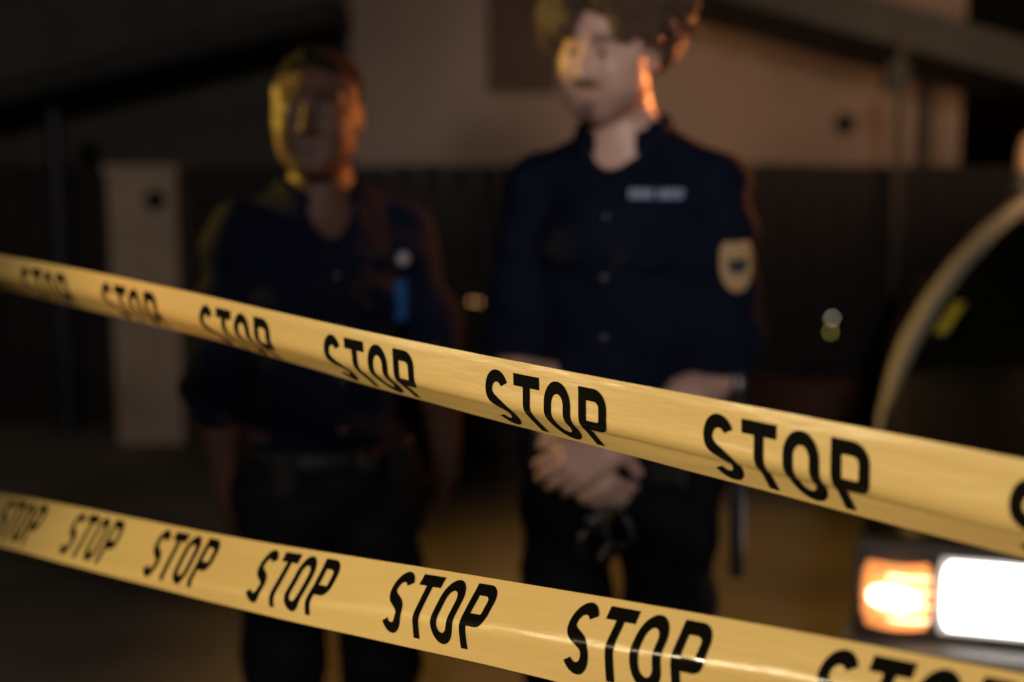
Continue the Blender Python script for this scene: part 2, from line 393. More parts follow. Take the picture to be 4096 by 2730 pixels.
def build_person(label, root_xy, yaw, Z, head_c, head_R, hs, skin_base, skin_rough, arms, sleeves, v_depth, beard, width, hair_fn, hips):
    root = thing('person', label, 'person', (root_xy[0], root_xy[1], 0), yaw)
    z = lambda q: q * Z / 1.75
    hc = np.array(head_c)
    hp = lambda x, y, zz: hc + head_R @ (np.array((x, y, zz)) * hs)
    F = Field((-.42, -.42, -.01), (.42, .26, hc[2] + .16), .004)
    # legs, feet, trunk
    for s in (-1, 1):
        F.cap((s*.092, 0, z(.90)), (s*.100, -.01, z(.50)), .086, .055, k=.03); F.cap((s*.100, -.01, z(.50)), (s*.105, .02, z(.09)), .056, .038, k=.02)
        F.cap((s*.107, .02, .045), (s*.115, -.13, .032), .036, .028, k=.02)
    F.ell((0, .01, z(.95)), (.163*width, .112, .13), k=.05); F.ell((0, 0, z(1.09)), (.137*width, .098, .17), k=.06)
    F.ell((0, .0, z(1.29)), (.158*width, .106, .19), k=.06)
    nb = np.array((0, .02, z(1.47)))
    for s in (-1, 1):
        F.cap(nb, (s*.155*width, .01, z(1.395)), .058, .050, k=.05)
        sh, el, wr = arms[s]
        F.cap(sh, el, .047, .039, k=.03); F.cap(el, Vector(el).lerp(Vector(wr), .35), .039, .041, k=.02); F.cap(Vector(el).lerp(Vector(wr), .35), wr, .041, .027, k=.02)
        hand(F, *arms[(s, 'hand')])
    # neck and head
    F.cap(nb + (0, .0, -.02), hp(0, .028, -.045), .062, .054, k=.03)
    E = lambda c, r, k=.02, op='u': F.ell(hp(*c), np.array(r)*hs, head_R, k=k, op=op)
    C = lambda a, b, r1, r2=None, k=.015, op='u': F.cap(hp(*a), hp(*b), r1*hs, (r2 or r1)*hs, k=k, op=op)
    E((0, .012, .038), (.074, .096, .082), .02); E((0, -.022, -.022), (.063, .070, .092), .03)
    C((-.011, -.074, -.100), (.011, -.074, -.100), .018, k=.03)
    for s in (-1, 1):
        C((s*.047, .0, -.058), (s*.024, -.058, -.090), .019, .017, k=.03)
        C((s*.056, -.032, .040), (s*.049, -.024, -.058), .023, .020, k=.03)
        C((s*.036, -.072, -.020), (s*.055, -.040, -.012), .018, .016, k=.025)
        C((s*.014, -.088, .026), (s*.048, -.070, .028), .012, .011, k=.014)
        E((s*.031, -.098, .006), (.020, .016, .013), .014, 's'); E((s*.031, -.0785, .005), (.0155, .0142, .0135), .006); E((s*.031, -.096, .0045), (.0125, .016, .0042), .003, 's')
        E((s*.040, -.052, -.046), (.026, .032, .046), .03)
        E((s*.076, .014, -.006), (.010, .021, .033), .006); E((s*.087, .006, -.004), (.006, .009, .017), .008, 's')
    C((0, -.086, .016), (0, -.108, -.028), .0085, .0125, k=.012); E((.0, -.102, -.032), (.019, .013, .010), .008)
    for s in (-1, 1): E((s*.008, -.106, -.042), (.004, .006, .005), .004, 's')
    C((-.020, -.082, -.058), (.020, -.082, -.058), .0085, k=.008); C((-.016, -.083, -.071), (.016, -.083, -.071), .009, k=.008)
    C((-.024, -.094, -.0645), (.024, -.094, -.0645), .0028, k=.005, op='s')
    V, Q = F.mesh(); body = np_obj('body', V, Q, skin_mat('skin', skin_rough), root)
    # skin tones: lips, brows, stubble, and shade painted into the eye sockets
    L = ((V - hc) @ head_R) / hs; tone = np.tile(np.array([*skin_base, 1.]), (len(V), 1))
    def paint(mask, c, a):
        tone[mask, :3] = tone[mask, :3]*(1 - a) + np.array(c)*a
    fr = 1/(1 + np.exp((L[:,1] + .062)/.004))      # front of the face
    g = lambda v, w_: np.exp(-np.abs(v/w_)**4)
    def soft(m, c, a_): tone[:, :3] = tone[:, :3]*(1 - (m*a_)[:, None]) + np.array(c)*(m*a_)[:, None]
    lm = fr*g(L[:,0], .025)*g(L[:,2] + .0645, .0115); lips = lm > .5
    soft(lm, np.array(skin_base)*np.array((.72, .58, .58)), .6)
    ax_ = np.abs(L[:,0]); soft(1/(1 + np.exp((L[:,1] + .05)/.004))*g(ax_ - .032, .022)*g(L[:,2] - .031 + .10*np.abs(ax_ - .028) , .0062), (.010, .007, .006), .95); soft(1/(1 + np.exp((L[:,1] + .05)/.004))*g(ax_ - .031, .018)*g(L[:,2] - .008, .012), np.array(skin_base)*np.array((.62, .55, .55)), .6)
    if beard:
        soft(fr*g(L[:,0], .032)*g(L[:,2] + .051, .0075), (.03, .02, .015), .85)
        soft(g(L[:,2] + .092, .032)*(1 - lm)/(1 + np.exp((L[:,1] - .01)/.008)), (.06, .042, .034), .45)
        soft(fr*g(L[:,0], .020)*g(L[:,2] + .100, .018), (.03, .02, .015), .7)
    at = body.data.color_attributes.new('tone', 'FLOAT_COLOR', 'POINT'); at.data.foreach_set('color', tone.astype(np.float32).ravel())
    for s in (-1, 1):
        c = Vector(hp(s*.031, -.0795, .005)); ax = Vector(head_R @ np.array((0, -1, 0)))
        e = MB().lathe([(.0115*hs*math.sin(R(a)), -.0115*hs*math.cos(R(a))) for a in range(0, 181, 12)], c, ax, 20).build('eyeball', M_eye, root, True)
        MB().lathe([(.0001, .0121*hs), (.0054*hs, .0108*hs)], c, ax, 16).build('iris', M_iris, e, True)
    hair_fn(root, hc, head_R, hs)
    # shirt
    bz = hips['belt']; vx = hips.get('vx', 0)
    F = Field((-.40, -.36, bz - .05), (.40, .24, z(1.55)), .006)
    F.ell((0, .0, z(1.29)), (.168*width, .124, .205), k=.05); F.ell((0, 0, z(1.10)), (.158*width, .122, .16), k=.07); F.ell((0, .005, bz + .02), (.162*width, .123, .07), k=.06)
    for s in (-1, 1):
        F.cap(nb - (0, 0, .012), (s*.158*width, .01, z(1.396)), .068, .064, k=.05)
        sh, el, wr = arms[s]; ext, r0, r1 = sleeves[s]
        sh, el, wr = Vector(sh), Vector(el), Vector(wr)
        if ext <= 1: F.cap(sh, sh.lerp(el, ext), r0, r1, k=.035)
        else: F.cap(sh, el, r0, r1, k=.035); F.cap(el, el.lerp(wr, ext - 1), r1, r1*.96, k=.02)
    F.noise(.0045, [(12, 9, 55, .3, 1), (-30, 12, 34, 1.9, .8), (44, 10, -20, 4.2, .6), (70, 30, 60, 2.2, .3)])
    for s in (-1, 1):                             # open cuff
        sh, el, wr = map(Vector, arms[s]); ext, r0, r1 = sleeves[s]
        if ext <= 1: e = sh.lerp(el, ext); dd = (el - sh).normalized()
        else: e = el.lerp(wr, ext - 1); dd = (wr - el).normalized()
        F.cyl_cut(e + dd*.012, dd, .16, .13 if ext <= 1 else .11); F.cyl_cut(e - dd*.02, dd, .05, r1*.84)
    F.cap(nb + (0, -.06, .02), (vx, -.16, z(1.47) - v_depth), .056, .010, k=.012, op='s'); F.cap(nb + (0, .0, .03), nb + (0, -.01, .12), .060, .075, k=.01, op='s')
    F.half((0, 0, bz - .012), (0, 0, -1))
    V, Q = F.mesh(); shirt = np_obj('shirt', V, Q, M_navy, root)
    def surf(x, zz):
        m = (np.abs(V[:,0] - x) < .010) & (np.abs(V[:,2] - zz) < .010) & (V[:,1] < .0)
        return V[m][:,1].min() if m.any() else -.12
    # collar
    mb = MB(); rows = []
    for i in range(41):
        a = R(-152 + 304*i/40); ca, sa = math.sin(a), math.cos(a)   # a=0 is the nape
        f = abs(-152 + 304*i/40) / 152; dz = -.045*f**3
        r0 = .066 + .012*f
        prof_ = [(r0, .0 + dz), (r0 + .003, .034 + dz*.8), (r0 + .008, .040 + dz*.8), (r0 + .016, .030 + dz*.8), (r0 + .028 + .014*f, -.002 - .030*f + dz)]
        rows.append([(q[0]*ca, nb[1] - .005 + q[0]*sa*1.0, nb[2] + .020 + q[1]) for q in prof_])
    o = mb.grid(rows).build('collar', M_navy, shirt, True); md = o.modifiers.new('solid', 'SOLIDIFY'); md.thickness = .004
    # buttons
    for q in hips['buttons']:
        yy = surf(.0, q); MB().lathe([(.0001, .005), (.004, .005), (.0065, .003), (.0065, 0)], (0.0, yy + .001, q), (0, -1, .1), 14).build('button', M_darksteel, shirt, True)
    # chest pockets with flaps
    for s in (-1, 1):
        px_, pz_ = s*.078, z(1.30)
        rows = [[(px_ + (j/6 - .5)*.095, min(surf(px_ + (j/6 - .5)*.095, pz_ - i*.012), surf(px_, pz_ - i*.012) + .02) - .004, pz_ - i*.012 - (.010*(1 - abs(j/3 - 1)) if i == 3 else 0)) for j in range(7)] for i in range(4)]
        o = MB().grid(rows).build('pocket_flap', M_navy, shirt, True); md = o.modifiers.new('solid', 'SOLIDIFY'); md.thickness = .004
    # trousers
    F = Field((-.30, -.24, .03), (.30, .24, bz + .06), .007)
    F.ell((0, .012, bz - .02), (.166*width, .124, .10), k=.05); F.ell((0, .015, z(.90)), (.180*width, .132, .13), k=.05)
    lg = hips['leg']
    for s in (-1, 1):
        F.cap((s*lg*.92, .0, z(.88)), (s*lg*1.04, -.01, z(.50)), .103, .080, k=.03); F.cap((s*lg*1.04, -.01, z(.50)), (s*lg*1.08, .02, .07), .080, .076, k=.03)
    F.noise(.004, [(14, 9, 48, .3, 1), (-34, 12, 40, 1.9, .8), (60, 30, 50, 2.2, .4)])
    F.half((0, 0, bz + .02), (0, 0, 1)); F.half((0, 0, .055), (0, 0, -1))
    V2, Q2 = F.mesh(); np_obj('trousers', V2, Q2, M_black, root)
    # belt
    rows = []
    for i in range(48):
        a = 2*math.pi*i/48; ex, ey = .170*width, .131
        c = lambda g: (abs(math.cos(a))**.9*math.copysign(1, math.cos(a))*(ex + g), .006 + abs(math.sin(a))**.9*math.copysign(1, math.sin(a))*(ey + g))
        rows.append([(*c(-.006), bz - .026), (*c(.004), bz - .024), (*c(.006), bz), (*c(.004), bz + .024), (*c(-.006), bz + .026)])
    rows.append(rows[0]); belt = MB().grid(rows).build('belt', M_leather, root, True)
    yb = .006 - .131 - .008
    bx_ = hips.get('bx', 0); b = MB(); b.box((bx_ - .020, yb - .006, bz - .016), (bx_ + .020, yb + .008, bz + .016)).build('buckle', M_darksteel, belt, bevel=.004)
    for (x, wd_, hh) in hips['pouches']:
        yy = .006 - .131*math.sqrt(max(0, 1 - (x/(.17*width))**2))
        MB().box((x - wd_/2, yy - .034, bz - hh*.7), (x + wd_/2, yy - .004, bz + hh*.3)).build('belt_pouch', M_leather, belt, bevel=.008)
    # shoes
    for s in (-1, 1):
        F = Field((s*.112 - .09, -.24, -.005), (s*.112 + .09, .14, .14), .006)
        F.cap((s*.107, .05, .045), (s*.115, -.14, .036), .046, .042, k=.02); F.cap((s*.106, .03, .05), (s*.106, .03, .10), .046, .046, k=.02); F.half((0, 0, .001), (0, 0, -1))
        v, q = F.mesh(); np_obj('shoe', v, q, M_leather, root)
    return root, shirt, surf

def hair_short(root, hc, HR, hs):
    hp = lambda x, y, z: hc + HR @ (np.array((x, y, z))*hs)
    F = Field(hc - .16, hc + .16, .0045)
    F.ell(hp(0, .014, .040), np.array((.083, .104, .091))*hs, HR, k=.01)
    F.noise(.002, [(160, 60, 90, .4, 1), (-90, 170, 120, 1.4, 1), (120, -140, 160, 2.4, 1)])
    n = HR @ np.array((0, -.62, -.78)); F.half(hp(0, -.076, .092), n)
    for s in (-1, 1): F.ell(hp(s*.080, -.055, .03), np.array((.034, .040, .055))*hs, HR, k=.01, op='s')
    V, Q = F.mesh(); np_obj('hair', V, Q, mat('black_hair', (.004, .0035, .003), .8, spec=.15, bump=.8, bscale=180), root)
def hair_wavy(root, hc, HR, hs):
    hp = lambda x, y, z: hc + HR @ (np.array((x, y, z))*hs)
    F = Field(hc - .19, hc + .19, .0045)
    rs = np.random.RandomState(4)
    F.ell(hp(0, .014, .048), np.array((.086, .094, .084))*hs, HR, k=.01)
    F.half(hp(0, -.078, .078), HR @ np.array((0, -.55, -.83)))
    for s in (-1, 1): F.ell(hp(s*.085, -.04, -.03), np.array((.03, .06, .045))*hs, HR, k=.01, op='s')
    for i in range(420):                          # locks
        u = rs.rand()*2*math.pi; el = rs.uniform(-.05, 1.45)
        d = np.array((math.cos(u)*math.cos(el), math.sin(u)*math.cos(el), math.sin(el)))
        if d[1] < -.30 and el < .85: continue
        if d[2] < .12 and d[1] < .3: continue
        p = np.array((0, .010, .046)) + d*np.array((.084, .088, .086))
        t = np.array((d[0]*.9 + rs.normal()*.35, d[1]*.7 + rs.normal()*.35 - .25*(el > .7), -.5 + .5*d[2] + rs.normal()*.2)); t /= np.linalg.norm(t)
        q1 = p + d*.009 + t*.02; q2 = q1 + t*.030 + d*rs.uniform(-.004, .008) + rs.normal(size=3)*.006; q3 = q2 + (t*.6 - d*.5 + rs.normal(size=3)*.4)*.02
        r = rs.uniform(.0055, .0095)
        for a, b, ra, rb in ((p, q1, r, r), (q1, q2, r, r*.9), (q2, q3, r*.9, r*.5)): F.cap(hp(*a), hp(*b), ra*hs, rb*hs, k=.007)
    for c, rr in (((-.090, -.040, .042), (.028, .045, .050)), ((-.072, -.072, .078), (.032, .030, .036)), ((.080, .062, .022), (.032, .042, .052)), ((.082, -.012, .078), (.026, .045, .042)),
                  ((-.050, -.090, .058), (.034, .018, .032)), ((.062, -.066, .060), (.026, .032, .040)), ((0, .02, .120), (.070, .075, .030)), ((.03, .085, .0), (.055, .026, .055))):
        F.ell(hp(*c), np.array(rr)*hs, HR, k=.02)
    for s, spread in ((-1, 1), (1, 1)):           # parted fringe
        for i in range(16):
            x0 = s*(.008 + .004*i); p = np.array((x0*.6, -.070 + .0016*i, .112 - .0012*i)); q1 = np.array((s*(.034 + .0036*i), -.106 + .0018*i, .098 - .001*i)); q2 = np.array((s*(.062 + .0028*i), -.088 + .003*i, .062 - .0014*i + rs.normal()*.006)); q3 = q2 + np.array((s*.012, .012, -.012))
            for a, b, ra, rb in ((p, q1, .012, .011), (q1, q2, .011, .009), (q2, q3, .009, .004)): F.cap(hp(*a), hp(*b), ra*hs, rb*hs, k=.006)
    F.noise(.0016, [(220, 80, 60, .4, 1), (-150, 190, 90, 1.4, 1), (90, -200, 150, 2.4, 1)])
    V, Q = F.mesh(); m = mat('brown_hair', (.12, .080, .050), .42, spec=.6, bump=1, bscale=160); n = m.node_tree
    tr = n.nodes.new('ShaderNodeBsdfTranslucent'); tr.inputs['Color'].default_value = (.34, .18, .09, 1); mx = n.nodes.new('ShaderNodeMixShader'); mx.inputs['Fac'].default_value = .25
    n.links.new(n.nodes['Principled BSDF'].outputs[0], mx.inputs[1]); n.links.new(tr.outputs[0], mx.inputs[2]); n.links.new(mx.outputs[0], n.nodes['Material Output'].inputs['Surface'])
    np_obj('hair', V, Q, m, root)

def local(pt, root_xy, yaw):
    v = Vector(pt) - Vector((root_xy[0], root_xy[1], 0)); return Matrix.Rotation(-yaw, 3, 'Z') @ v

# officer on the left ---------------------------------------------------------
rA, yA = (-.372, 2.80), R(20)
LA = lambda px, py, Y: local(G(px, py, Y), rA, yA)
shR, shL = Vector((-.158, .012, 1.375)), Vector((.158, .012, 1.375))
elR, wrR = LA(216, 385, 2.80), LA(229, 500, 2.84); elL, wrL = LA(438, 350, 2.86), LA(447, 470, 2.92)
armsA = {-1: (shR, elR, wrR), 1: (shL, elL, wrL),
         (-1, 'hand'): (wrR, wrR - elR + Vector((.03, 0, 0)), (-1, -.2, 0), (.25, .35, .25), -1, .95),
         (1, 'hand'): (wrL, wrL - elL + Vector((-.05, .05, 0)), (1, -.2, 0), (.25, .35, .25), 1, .95)}
hcA = local(G(318, 115, 2.77), rA, yA)
pA, shirtA, surfA = build_person('police officer with short black hair in dark navy shirt, arms at the sides', rA, yA, 1.70, hcA, rot(R(-24), R(-3)), 1.0,
    (.066, .032, .019), .58, armsA, {-1: (1.25, .058, .064), 1: (1.0, .058, .064)}, .085, False, 1.0, hair_short,
    dict(bx=.05, belt=.935, buttons=(1.30, 1.20, 1.10, 1.0), leg=.098, pouches=((-.11, .05, .09), (.125, .05, .09))))
x, q = .138, 1.325; yy = surfA(x, q) - .008
ring = []
for i in range(14):
    a = math.pi*2*i/14; r = .019 if i % 2 == 0 else .011
    ring.append((x + r*math.sin(a), q + r*math.cos(a)))
b = MB(); b.grid([[(u, yy, v) for u, v in ring], [(x + (u-x)*.8, yy - .006, q + (v-q)*.8) for u, v in ring]], True); b.fan([(x + (u-x)*.8, yy - .006, q + (v-q)*.8) for u, v in ring])
b.build('badge', M_silver, shirtA)
yy = surfA(.130, 1.25) - .006
MB().box((.118, yy - .008, 1.205), (.142, yy + .006, 1.285)).build('pocket_radio', M_blue, shirtA, bevel=.004)
yy = surfA(.09, 1.335) - .004
MB().box((.068, yy - .004, 1.330), (.108, yy + .004, 1.340)).build('name_bar', M_darksteel, shirtA, bevel=.002)

# officer on the right --------------------------------------------------------
rB, yB = (.208, 2.68), R(-20)
LB = lambda px, py, Y: local(G(px, py, Y), rB, yB)
shR, shL = Vector((-.178, .012, 1.452)), Vector((.178, .012, 1.452))
elR, wrR = LB(520, 362, 2.72), LB(566, 452, 2.50); elL, wrL = LB(722, 376, 2.64), LB(618, 446, 2.46)
kR, kL = LB(604, 494, 2.47), LB(572, 466, 2.43)
armsB = {-1: (shR, elR, wrR), 1: (shL, elL, wrL),
         (-1, 'hand'): (wrR, kR - wrR, (-.2, -1, .25), (.7, .8, .6), 1, 1.05),
         (1, 'hand'): (wrL, kL - wrL, (.1, -1, .3), (.5, .75, .6), -1, 1.05)}
hcB = local(G(611, 50, 2.64), rB, yB)
pB, shirtB, surfB = build_person('police officer with wavy brown hair in navy shirt, hands clasped in front', rB, yB, 1.84, hcB, rot(R(-12), R(8), R(4)), 1.02,
    (.46, .30, .235), .42, armsB, {-1: (.92, .062, .078), 1: (.92, .062, .084)}, .055, True, 1.06, hair_wavy,
    dict(vx=-.02, belt=1.0, buttons=(1.42, 1.31, 1.20, 1.10), leg=.104, pouches=((-.12, .05, .10), (.12, .07, .10))))
# embroidered name strip: unreadable pale strokes
mb = MB(); x0, x1, q = .045, .132, 1.462
xs = list(np.linspace(x0, x1, 13))
for i, xx in enumerate(xs):
    if i in (6,): continue
    yy = surfB(xx, q) - .004
    mb.box((xx - .0022, yy - .001, q - .008), (xx + .0022, yy + .003, q + .008))
    if i % 3 != 1: mb.box((xx + .0023, yy - .001, q + .0048), (xx + .0052, yy + .003, q + .0079))
    if i % 2: mb.box((xx + .0023, yy - .001, q - .0079), (xx + .0052, yy + .003, q - .0048))
mb.build('name_strip', M_thread, shirtB)
# sleeve shield on the upper arm that faces the camera
def sleeve_patch(shirt, sh, el, rad, t0, t1, ang, half, parent_mat):
    ax = (el - sh); L = ax.length; ax = ax.normalized(); side = Vector((math.cos(ang), math.sin(ang), 0)); side = (side - ax*side.dot(ax)).normalized(); tan = ax.cross(side)
    def pt(t, w_, off):
        a = w_ / rad; return sh + ax*(L*t) + (side*math.cos(a) + tan*math.sin(a))*(rad + off)
    def shield(hw, ta, tb, off, name, m, par, prof_):
        rows = [[pt(ta + (tb-ta)*i/20, hw*prof_(i/20)*(j/8 - 1), off) for j in range(17)] for i in range(21)]
        o = MB().grid(rows).build(name, m, par, True); md = o.modifiers.new('solid', 'SOLIDIFY'); md.thickness = .003; return o
    sp = lambda u: (.80 + .20*math.sin(math.pi*min(u*1.6, 1)/1)) if u < .5 else max(.03, math.sqrt(max(0, 1 - ((u - .45)/.56)**2)))
    o = shield(half, t0, t1, .010, 'sleeve_patch', M_gold, shirt, sp)
    d = t1 - t0; shield(half*.56, t0 + d*.34, t0 + d*.62, .013, 'patch_emblem', M_navyemb, o, lambda u: 1 if u < .6 else 1.2 - .5*u)
sleeve_patch(shirtB, shL, elL,   .076, .22, .49, R(-56), .029, None)

# handcuffs held below the clasped hands
c0 = G(601, 545, 2.44); hcuff = thing('handcuffs', 'steel handcuffs dangling below the clasped hands of the brown haired officer', 'handcuffs', c0)
for nm, cx, cz, tilt in (('cuff', -.014, .0, .3), ('cuff', .03, .025, -.5)):
    pts = [(cx + .026*math.cos(a)*math.cos(tilt), .026*math.cos(a)*math.sin(tilt), cz + .030*math.sin(a)) for a in [2*math.pi*i/28 for i in range(29)]]
    o = MB().tube(pts, .0045, 8, False).build(nm, M_darksteel, hcuff, True)
    MB().box((cx - .012, -.006, cz + .034), (cx + .012, .006, cz + .052)).build('lock_box', M_darksteel, o, bevel=.003)
MB().tube([(-.014, 0, .05), (-.004, .0, .040), (.010, 0, .066), (.03, 0, .076)], .003, 8).build('chain', M_darksteel, hcuff, True)
bt = G(737, 470, 2.60)
bat = thing('baton', 'black baton with a cold sheen hanging at the hip beside the raised elbow', 'baton', (bt.x, bt.y, bt.z))
MB().tube([(0, 0, .20), (0, 0, .19), (0.004, 0, -.20), (0.004, 0, -.21)], [.008, .014, .014, .008], 16).build('shaft', mat('baton_plastic', (.03, .035, .04), .25), bat, True)
MB().lathe([(.0001, .04), (.020, .035), (.021, .0), (.020, -.035), (.0001, -.04)], (0, 0, .12), (0, 0, 1), 16).build('grip_ring', M_leather, bat, True)

# ------------------------------------------------------------------ setting
g = MB(); NX = 40
g.grid([[(-60 + 120*i/NX, -30 + 110*j/NX, 0) for j in range(NX + 1)] for i in range(NX + 1)])
tag(g.build('ground', M_ground), kind='structure')

house = thing('house', 'pale stucco house with sloping porch roofs behind the dark fence', 'house', (.9, 8.5, 0))
O = Vector((.9, 8.5, 0))
def hb(lo, hi): return (Vector(lo) - O, Vector(hi) - O)
xr = G(959, 165, 8.5).x
MB().box(*hb((-.95, 8.5, 0), (xr, 8.8, 3.4))).build('wall', M_wall, house)
MB().box(*hb((xr - .14, 8.44, 0), (xr - .02, 8.497, 2.0))).build('corner_trim', M_wall, house)
lw = MB()
for i in range(16): lw.box(*hb((-6.5, 8.42 + (i % 2)*.012, .2*i), (-.953, 8.78, .2*i + .2)))
lw.build('shaded_wall_boards', M_shaded_wall, house)
pa, pb = G(488, -30, 8.46), G(558, 92, 8.46)
wn = MB().box(*hb((pa.x, 8.40, pb.z), (pb.x, 8.497, pa.z))).build('shutter', M_brown, house, bevel=.01)
for i in range(5):
    zz = pb.z + (pa.z - pb.z)*(i + .5)/5
vt = G(846, 124, 8.46)
MB().lathe([(.0001, .03), (.05, .03), (.062, .015), (.062, 0)], (vt.x - O.x, vt.y + .037 - O.y, vt.z), (0, -1, 0), 20).build('vent', M_fence, house, True)
dp = G(925, 120, 8.44)
MB().tube([(dp.x - O.x, 8.43 - O.y, 0), (dp.x - O.x, 8.43 - O.y, 2.1)], .04, 12).build('drainpipe', M_post, house, True)
def slab(x0, z0, x1, z1, y0, y1, th, name, mt=M_roof):
    v = [(x0, y0, z0), (x1, y0, z1), (x1, y1, z1), (x0, y1, z0), (x0, y0, z0 + th), (x1, y0, z1 + th), (x1, y1, z1 + th), (x0, y1, z0 + th)]
    m = MB(); m.v = [tuple(Vector(q) - O) for q in v]; m.f = [(3,2,1,0), (4,5,6,7), (0,1,5,4), (1,2,6,5), (2,3,7,6), (3,0,4,7)]
    return m.build(name, mt, house, bevel=.01)
a, b_ = G(679, 17, 8.45), G(955, 92, 8.45)
a2 = a + (a - b_)*.35
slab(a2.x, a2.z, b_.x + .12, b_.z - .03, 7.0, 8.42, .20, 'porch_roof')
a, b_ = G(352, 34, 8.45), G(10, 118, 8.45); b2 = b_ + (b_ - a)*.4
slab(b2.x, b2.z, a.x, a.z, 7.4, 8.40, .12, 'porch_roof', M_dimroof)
pt, pbm = G(902, 62, 6.95), G(889, 435, 6.95)
MB().tube([(pbm.x - O.x, 6.97 - O.y, 0), (pt.x - O.x, 6.97 - O.y, 2.0)], .022, 12).build('porch_post', M_post, house, True)
MB().box(*hb((pt.x - .07, 6.92, 1.72), (pt.x + .03, 7.02, 1.86))).build('post_bracket', M_roof, house, bevel=.01)

fence = thing('fence', 'dark brown board fence running along the front of the house', 'fence', (0, 7.2, 0))
fm = MB(); x = -7.0
while x < 7.5:
    hgt = 1.355 + random.uniform(-.006, .006); fm.box((x, random.uniform(0, .006), .03), (x + .135, .025, hgt)); x += .142
fm.build('boards', M_fence, fence)
fr = MB(); fr.box((-7, .026, .25), (7.5, .07, .34)); fr.box((-7, .026, 1.1), (7.5, .07, 1.19)); fr.build('rail', M_fence, fence)
t = G(146, 168, 6.95); pl = thing('gate_pillar', 'pale square gate pillar with a round dark fitting at the left of the fence', 'pillar', (t.x, 7.0, 0))
MB().box((-.165, -.165, 0), (.165, .165, t.z - .03)).build('shaft', M_pillar, pl, bevel=.012)
MB().box((-.18, -.18, t.z - .0295), (.18, .18, t.z + .02)).build('cap', M_pillar, pl, bevel=.012)
q = G(155, 200, 6.83)
MB().lathe([(.0001, .035), (.03, .033), (.048, .02), (.052, 0)], (q.x - t.x, -.166, q.z), (0, -1, 0), 20).build('round_fitting', M_fence, pl, True)
dr = G(56, 150, 7.1)
pp = thing('metal_post', 'dim bluish metal post at the far left in front of the fence', 'post', (dr.x, 7.1, 0))
MB().tube([(0, 0, 0), (0, 0, 1.60)], .05, 14).build('pole', mat('blue_grey_metal', (.014, .014, .019), .5), pp, True)
MB().lathe([(.06, 0), (.06, .03), (.0001, .05)], (0, 0, 1.60), (0, 0, 1), 14).build('post_cap', mat('blue_grey_cap', (.014, .014, .019), .5), pp, True)

# low curved brick edging
be = thing('planter_edge', 'low curved red brick planter wall at the foot of the fence', 'planter', (0, 0, 0))
mb = MB(); ca, cb = G(752, 378, 6.6), G(905, 385, 6.6); mx_ = (ca.x + cb.x)/2; rr = (cb.x - ca.x)/2
rows_o = []
N = 32
for i in range(N + 1):
    a = math.pi*i/N; x = mx_ - rr*1.25*math.cos(a); y = 7.1 - .75*math.sin(a); x2 = mx_ - rr*1.08*math.cos(a); y2 = 7.1 - .62*math.sin(a); h_ = .36 + .05*math.sin(a)
    rows_o.append([(x, y, 0), (x, y, h_ - .01), (x + (x2-x)*.1, y + (y2-y)*.1, h_), (x2, y2, h_), (x2, y2, 0)])
mb.grid(rows_o).build('brick_wall', M_brick, be)
mb = MB(); mb.grid([[(mx_ - rr*1.07*math.cos(math.pi*i/N)*j/6, 7.1 - .61*math.sin(math.pi*i/N)*j/6, .30 + .04*math.sin(i*2.1 + j)) for j in range(7)] for i in range(N + 1)]).build('soil', M_fence, be)

# glints on the fence, added as tiny glowing discs
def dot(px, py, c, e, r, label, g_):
    p = G(px, py, 7.12); o = thing('glint_dot', label, 'small glint', p, 0, g_)
    MB().lathe([(r*1.25, 0), (r*1.25, .012), (r*1.02, .014)], (0, .06, 0), (0, -1, 0), 14).build('glint_rim', M_fence, o, True)
    MB().lathe([(.0001, .018), (r*.6, .016), (r, .010)], (0, .06, 0), (0, -1, 0), 14).build('lens', mat('lens', c, .3, emit=c, es=e), o, True)  # glowing disc standing in for the glint, not a real lens
dot(834.5, 319.5, (1, .86, .66), 4, .007, 'small pale round glint on the dark fence, upper of the stacked pair', 'glints on the fence')
dot(832.5, 333.5, (.75, .68, .12), 3.2, .007, 'small yellow green round glint on the dark fence, just under the pale one', 'glints on the fence')
dot(471.5, 303, (1, .50, .18), 1.6, .008, 'tiny amber glint on the fence between the officers, left of the two', 'glints on the fence')
dot(478.5, 303.5, (1, .50, .18), 1.4, .008, 'tiny amber glint on the fence between the officers, right of the two', 'glints on the fence')

# ------------------------------------------------------------------ car
CY = math.atan2(.28, .96)
M_bowl = mat('lit_reflector', (.8, .78, .74), .3, emit=(1, .93, .84), es=.42)
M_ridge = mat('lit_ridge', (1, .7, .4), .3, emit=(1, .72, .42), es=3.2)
car = thing('parked_car', 'black car with lit headlight, amber signal and roof flasher facing the tape', 'car', (.70, 2.80, 0), -CY)
# local axes: +x to the car's left (picture right), +y to the rear
CWID = 1.80
def sect(v):                                      # half section (lateral u from the right side, z) of the lower body
    nose = sstep(v, 0, .22); tail = 1 - sstep(v, 4.45, 4.7)
    ins = .05*(1 - nose) + .05*(1 - tail)
    zt = .745 + .05*nose + .13*sstep(v, .1, 1.25) + .03*sstep(v, 1.2, 2.2) - .10*sstep(v, 3.9, 4.6)
    cr = .045*nose
    zb = .22 + .10*(1 - nose)
    return [(ins + .10, zb), (ins + .02, zb + .10), (ins, .48), (ins + .0, zt - .17), (ins + .03, zt - .06), (ins + .085, zt - .015), (ins + .16, zt), (ins + .40, zt + cr*.7), (.90, zt + cr)]
rows = []
vs_ = [0, .02, .06, .12, .2, .35, .6, .9, 1.15, 1.4, 1.8, 2.3, 2.8, 3.3, 3.8, 4.2, 4.5, 4.64, 4.7]
for v in vs_:
    h_ = sect(v); full = h_ + [(CWID - u, zz) for u, zz in h_[-2::-1]]
    rows.append([(u, v, zz) for u, zz in full])
